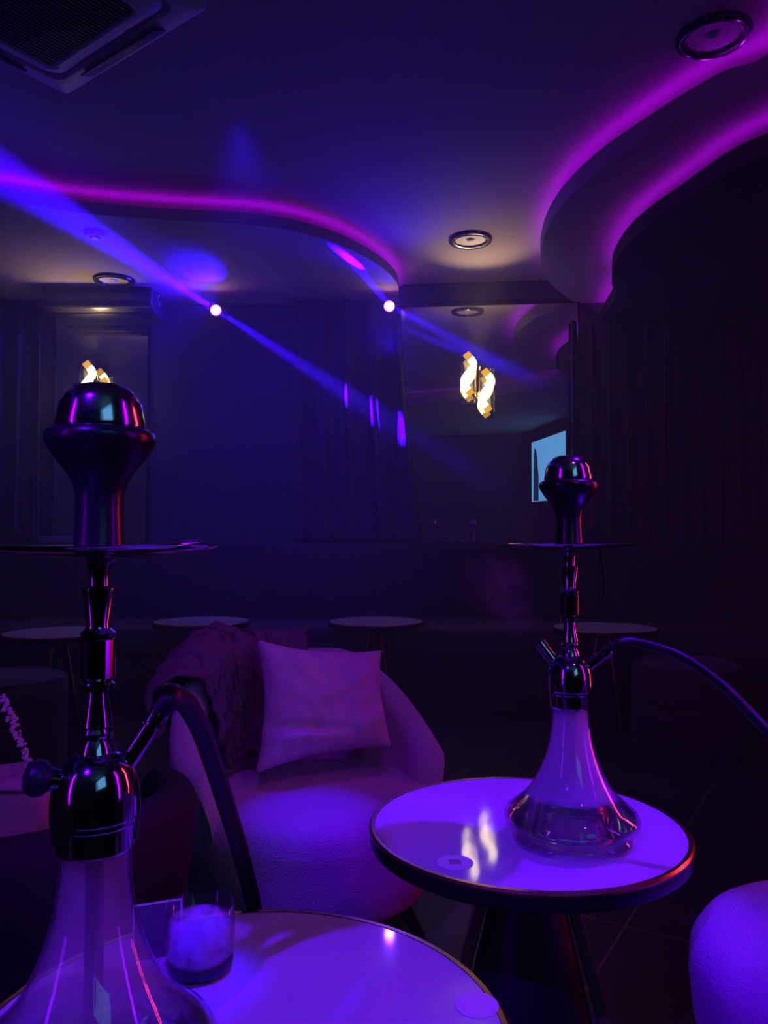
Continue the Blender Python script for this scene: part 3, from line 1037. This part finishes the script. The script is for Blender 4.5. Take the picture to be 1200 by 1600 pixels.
for g in (vf, vb):
    for j in range(N):
        for i in range(N):
            bm.faces.new((g[j][i], g[j][i + 1], g[j + 1][i + 1], g[j + 1][i]))
cu = finish('cushion', bm, M['cushion'], sharp=120)
tag(cu, 'pale square cushion leaning in the boucle armchair', 'cushion')

# jacket draped over the back of the armchair -------------------------------
jk = thing('jacket', 'dark jacket draped over the left side of the boucle armchair', 'jacket', CHL, CHR)


def drape(name, f0, f1, prof, seed, amp, N=40):
    bm = bmesh.new()
    rows = []
    pr = spline([Vector((r, 0, z)) for r, z in prof], 6)
    for i in range(N + 1):
        f = math.radians(f0 + (f1 - f0) * i / N)
        row = []
        for k, q in enumerate(pr):
            nz = noise.noise(Vector((i * 0.22 + seed, k * 0.13, seed))) * amp + noise.noise(Vector((i * 0.5, k * 0.2 + seed, 3.3))) * amp * 0.5
            edge = 0.018 * math.sin(k * 0.35 + seed)
            ff = f + edge
            d = Vector((math.sin(ff), math.cos(ff), 0))
            au = abs(math.degrees(f)) / 118.0
            dz = -0.24 * smooth((au - 0.28) / 0.66) * max(0.0, min(1.0, (q.z - 0.40) / 0.3))
            row.append(bm.verts.new(d * (q.x + (nz if q.x > 0.36 else -abs(nz) * 1.3)) + Vector((0, 0, q.z + dz + abs(nz) * 0.9))))
        rows.append(row)
    for a, b in zip(rows, rows[1:]):
        for k in range(len(a) - 1):
            bm.faces.new((a[k], a[k + 1], b[k + 1], b[k]))
    o = finish(name, bm, M['jacket'], jk, sharp=120)
    so = o.modifiers.new('solid', 'SOLIDIFY'); so.thickness = 0.012; so.offset = 1.0
    return o


drape('body', -58, -8, [(0.42, 0.48), (0.425, 0.62), (0.420, 0.72), (0.40, 0.765), (0.355, 0.785), (0.305, 0.765), (0.285, 0.70), (0.272, 0.58), (0.265, 0.47), (0.258, 0.425)], 1.7, 0.022)
drape('hood', -70, -28, [(0.44, 0.60), (0.45, 0.70), (0.435, 0.775), (0.39, 0.815), (0.34, 0.805), (0.295, 0.75), (0.275, 0.66), (0.268, 0.56)], 5.1, 0.030)
drape('sleeve', -14, 18, [(0.44, 0.60), (0.435, 0.72), (0.41, 0.775), (0.355, 0.79), (0.310, 0.77), (0.295, 0.72)], 9.4, 0.014)


# poufs ---------------------------------------------------------------------
def pouf(label, loc, r=0.285, h=0.46):
    t = thing('pouf', label, 'pouf', loc, 0, 'round velvet poufs')
    lathe('body', [(0, 0.0), (r - 0.01, 0.0), (r, 0.012), (r, 0.235), (r - 0.006, 0.242), (r, 0.250), (r, h - 0.05), (r - 0.012, h - 0.018), (r - 0.05, h - 0.002), (0, h + 0.006)], M['pouf'], t, 64, cap=False, sharp=40)
    lathe('piping', [(r - 0.004, 0.238), (r + 0.003, 0.240), (r + 0.003, 0.244), (r - 0.004, 0.246)], M['legwood'], t, 64, cap=False)
    return t


pf = pouf('dark reddish pouf behind the hose of the smaller hookah', (1.63, 4.28, 0))
dup(pf, (-1.84, 3.85, 0), 0, 'dark pouf at the far left behind the large hookah')

# handbag --------------------------------------------------------------------
hb = thing('handbag', 'violet lit soft handbag with a sparkling beaded strap at far left', 'handbag', (-0.785, 1.50, 0.445), 0.35)
bm = bmesh.new()
box_into(bm, (0, 0, 0.105), (0.30, 0.15, 0.21))
bmesh.ops.bevel(bm, geom=list(bm.edges), offset=0.045, segments=5, profile=0.5, affect='EDGES')
bmesh.ops.subdivide_edges(bm, edges=[e for e in bm.edges if e.calc_length() > 0.05], cuts=5, use_grid_fill=True)
for v in bm.verts:
    n = noise.noise(v.co * 9.0) * 0.014
    v.co += Vector((n, n, n * 0.6))
finish('body', bm, M['bag'], hb, sharp=80)
bm = bmesh.new()
g = [[bm.verts.new((-0.12 + 0.24 * i / 14, -0.085 + 0.05 * math.sin(j / 5 * PI) * 0 + 0.16 * j / 8, 0.205 + 0.022 * math.sin(j / 8 * PI) + 0.008 * noise.noise(Vector((i * .5, j * .4, 2))))) for j in range(9)] for i in range(15)]
for a, b in zip(g, g[1:]):
    for j in range(8):
        bm.faces.new((a[j], a[j + 1], b[j + 1], b[j]))
fl = finish('flap', bm, M['bag'], hb)
so = fl.modifiers.new('solid', 'SOLIDIFY'); so.thickness = 0.008
bm = bmesh.new()
a0, a1 = P(46, 1200, 1.40), P(-4, 1082, 1.40)
inv = (Matrix.Translation(hb.location) @ Matrix.Rotation(0.35, 4, 'Z')).inverted()
path = spline([inv @ a0, inv @ (a0.lerp(a1, 0.45) + Vector((0.004, 0, 0.0))), inv @ a1, inv @ (a1 + Vector((-0.06, 0.0, 0.06))), inv @ (a1 + Vector((-0.14, 0, -0.02))), Vector((-0.13, 0.0, 0.20))], 16)
for i, p in enumerate(path):
    for s in range(2):
        c = p + Vector((random.uniform(-.006, .006), random.uniform(-.006, .006), random.uniform(-.004, .004)))
        r = bmesh.ops.create_icosphere(bm, subdivisions=1, radius=random.uniform(0.0028, 0.0052))
        for v in r['verts']:
            v.co += c
finish('strap', bm, M['bead'], hb, smooth=False)

# ================================================================== SMALL THINGS ON THE TABLES
tq = PZ(312, 1516, TH)
tu = thing('glass_tumbler', 'thick bottomed glass tumbler on the near table', 'glass', tq)
lathe('glass_wall', [(0.0, 0.0), (0.036, 0.0), (0.041, 0.005), (0.0435, 0.014), (0.0440, 0.083), (0.0432, 0.084), (0.0415, 0.083), (0.0405, 0.020), (0.036, 0.016), (0.0, 0.015)], M['glass_thick'], tu, 64, cap=False, sharp=60)
lathe('thick_base', [(0.0, 0.0012), (0.035, 0.0012), (0.040, 0.006), (0.0425, 0.0135), (0.0, 0.0135)], M['black'], tu, 64, cap=False)
lathe('glow_filling', [(0.0, 0.0165), (0.0355, 0.0170), (0.0398, 0.021), (0.0408, 0.066), (0.0, 0.066)], volume_mat('cloudy_filling', 130.0, (0.9, 0.9, 1.0), 0.2, 45.0, 0.35, 0.7), tu, 48, cap=False)  # cloudy filling added so the glass catches the blue light

mc = thing('card_holder', 'small dark card holder behind the glass tumbler', 'card holder', PZ(243, 1493, TH) + Vector((0, 0.01, 0)), math.radians(20))
cdp = box('card', (0, 0.004, 0.030), (0.060, 0.0022, 0.056), M['card'], mc, mtx=Matrix.Rotation(math.radians(-8), 4, 'X'))
bm = bmesh.new()
for s in (-1, 1):
    box_into(bm, (0.031 * s, 0.004, 0.030), (0.002, 0.004, 0.060), Matrix.Rotation(math.radians(-8), 4, 'X'))
box_into(bm, (0, 0.004, 0.0605), (0.064, 0.004, 0.002), Matrix.Rotation(math.radians(-8), 4, 'X'))
finish('clear_edge', bm, M['plastic'], cdp, smooth=False)
box('foot', (0, 0.0, 0.002), (0.06, 0.035, 0.004), M['card'], mc, 0.001)


def sticker(label, px, py, r):
    t = thing('round_sticker', label, 'sticker', PZ(px, py, TH), 0)
    lathe('disc', [(0, 0.0004), (r, 0.0004), (r, 0.0012), (0, 0.0014)], M['sticker'], t, 48, cap=False)
    return t


st = sticker('round white sticker near the front edge of the smaller hookah table', 711, 1348, 0.031)
box('printed_square', (0, 0, 0.0016), (0.020, 0.020, 0.0004), M['stickerprint'], st)
sticker('faint round sticker on the near table at the bottom', 745, 1571, 0.026)
nb = thing('menu_box', 'small grey box on the ledge behind the large hookah', 'box', P(90, 846, 5.98))
nb.location.z = 1.081
box('body', (0, 0, 0.03), (0.27, 0.07, 0.06), M['paper'], nb, 0.003)

# television on the short wall beside the camera; the photo shows it in the mirror only
A = Vector((1.11, -2.95, 0)); Bv = Vector((1.66, -0.95, 0))
dirv = (Bv - A).normalized()
az = math.atan2(dirv.y, dirv.x)
mid = (A + Bv) / 2
struct(box('wall_side', (0, 0, 0), (2.3, 0.16, ZA - 0.2), M['wall'], mtx=Matrix.Translation((mid.x, mid.y, (ZA - 0.2) / 2)) @ Matrix.Rotation(az, 4, 'Z') @ Matrix.Translation((0, -0.13, 0))))
tv = thing('television', 'bright blue television screen seen in the large mirror', 'television', (mid.x, mid.y, 1.60), az)
Wd = (Bv - A).length
box('housing', (0, -0.03, 0.56), (Wd + 0.03, 0.04, 1.16), M['black'], tv, 0.004)
scr = box('screen', (0, -0.008, 0.56), (Wd, 0.005, 1.12), M['tv'], tv)
bm = bmesh.new()
fig = [(x - 0.12, z) for x, z in ((-0.80, 0.0), (-0.45, 0.0), (-0.44, 0.40), (-0.50, 0.55), (-0.52, 0.70), (-0.60, 0.82), (-0.70, 0.86), (-0.76, 0.74), (-0.78, 0.4))]
a_ = [bm.verts.new((x, -0.004, z * 1.15 + 0.01)) for x, z in fig]
b_ = [bm.verts.new((x, -0.006, z * 1.15 + 0.01)) for x, z in fig]
bm.faces.new(a_); bm.faces.new(b_)
for i in range(len(fig)):
    bm.faces.new((a_[i], a_[(i + 1) % len(fig)], b_[(i + 1) % len(fig)], b_[i]))
finish('dark_figure', bm, M['tvdark'], scr, smooth=False)

# ================================================================== HAZE AND SMOKE
hz = box('haze', (0, 4.15, 1.56), (6.3, 4.0, 3.11), M['haze'])
tag(hz, 'thin blue lit haze hanging in the back of the room', 'haze', kind='stuff')
pu = bpy.data.objects.new('smoke_puff', None)
bm = bmesh.new()
bmesh.ops.create_icosphere(bm, subdivisions=3, radius=1.0)
pu = finish('smoke_puff', bm, M['puff'])
pu.location = P(783, 920, 1.9)
pu.scale = (0.085, 0.06, 0.13)
pu.rotation_euler = (0, math.radians(-35), 0)
tag(pu, 'small violet wisp of smoke drifting left of the smaller hookah', 'smoke', kind='stuff')
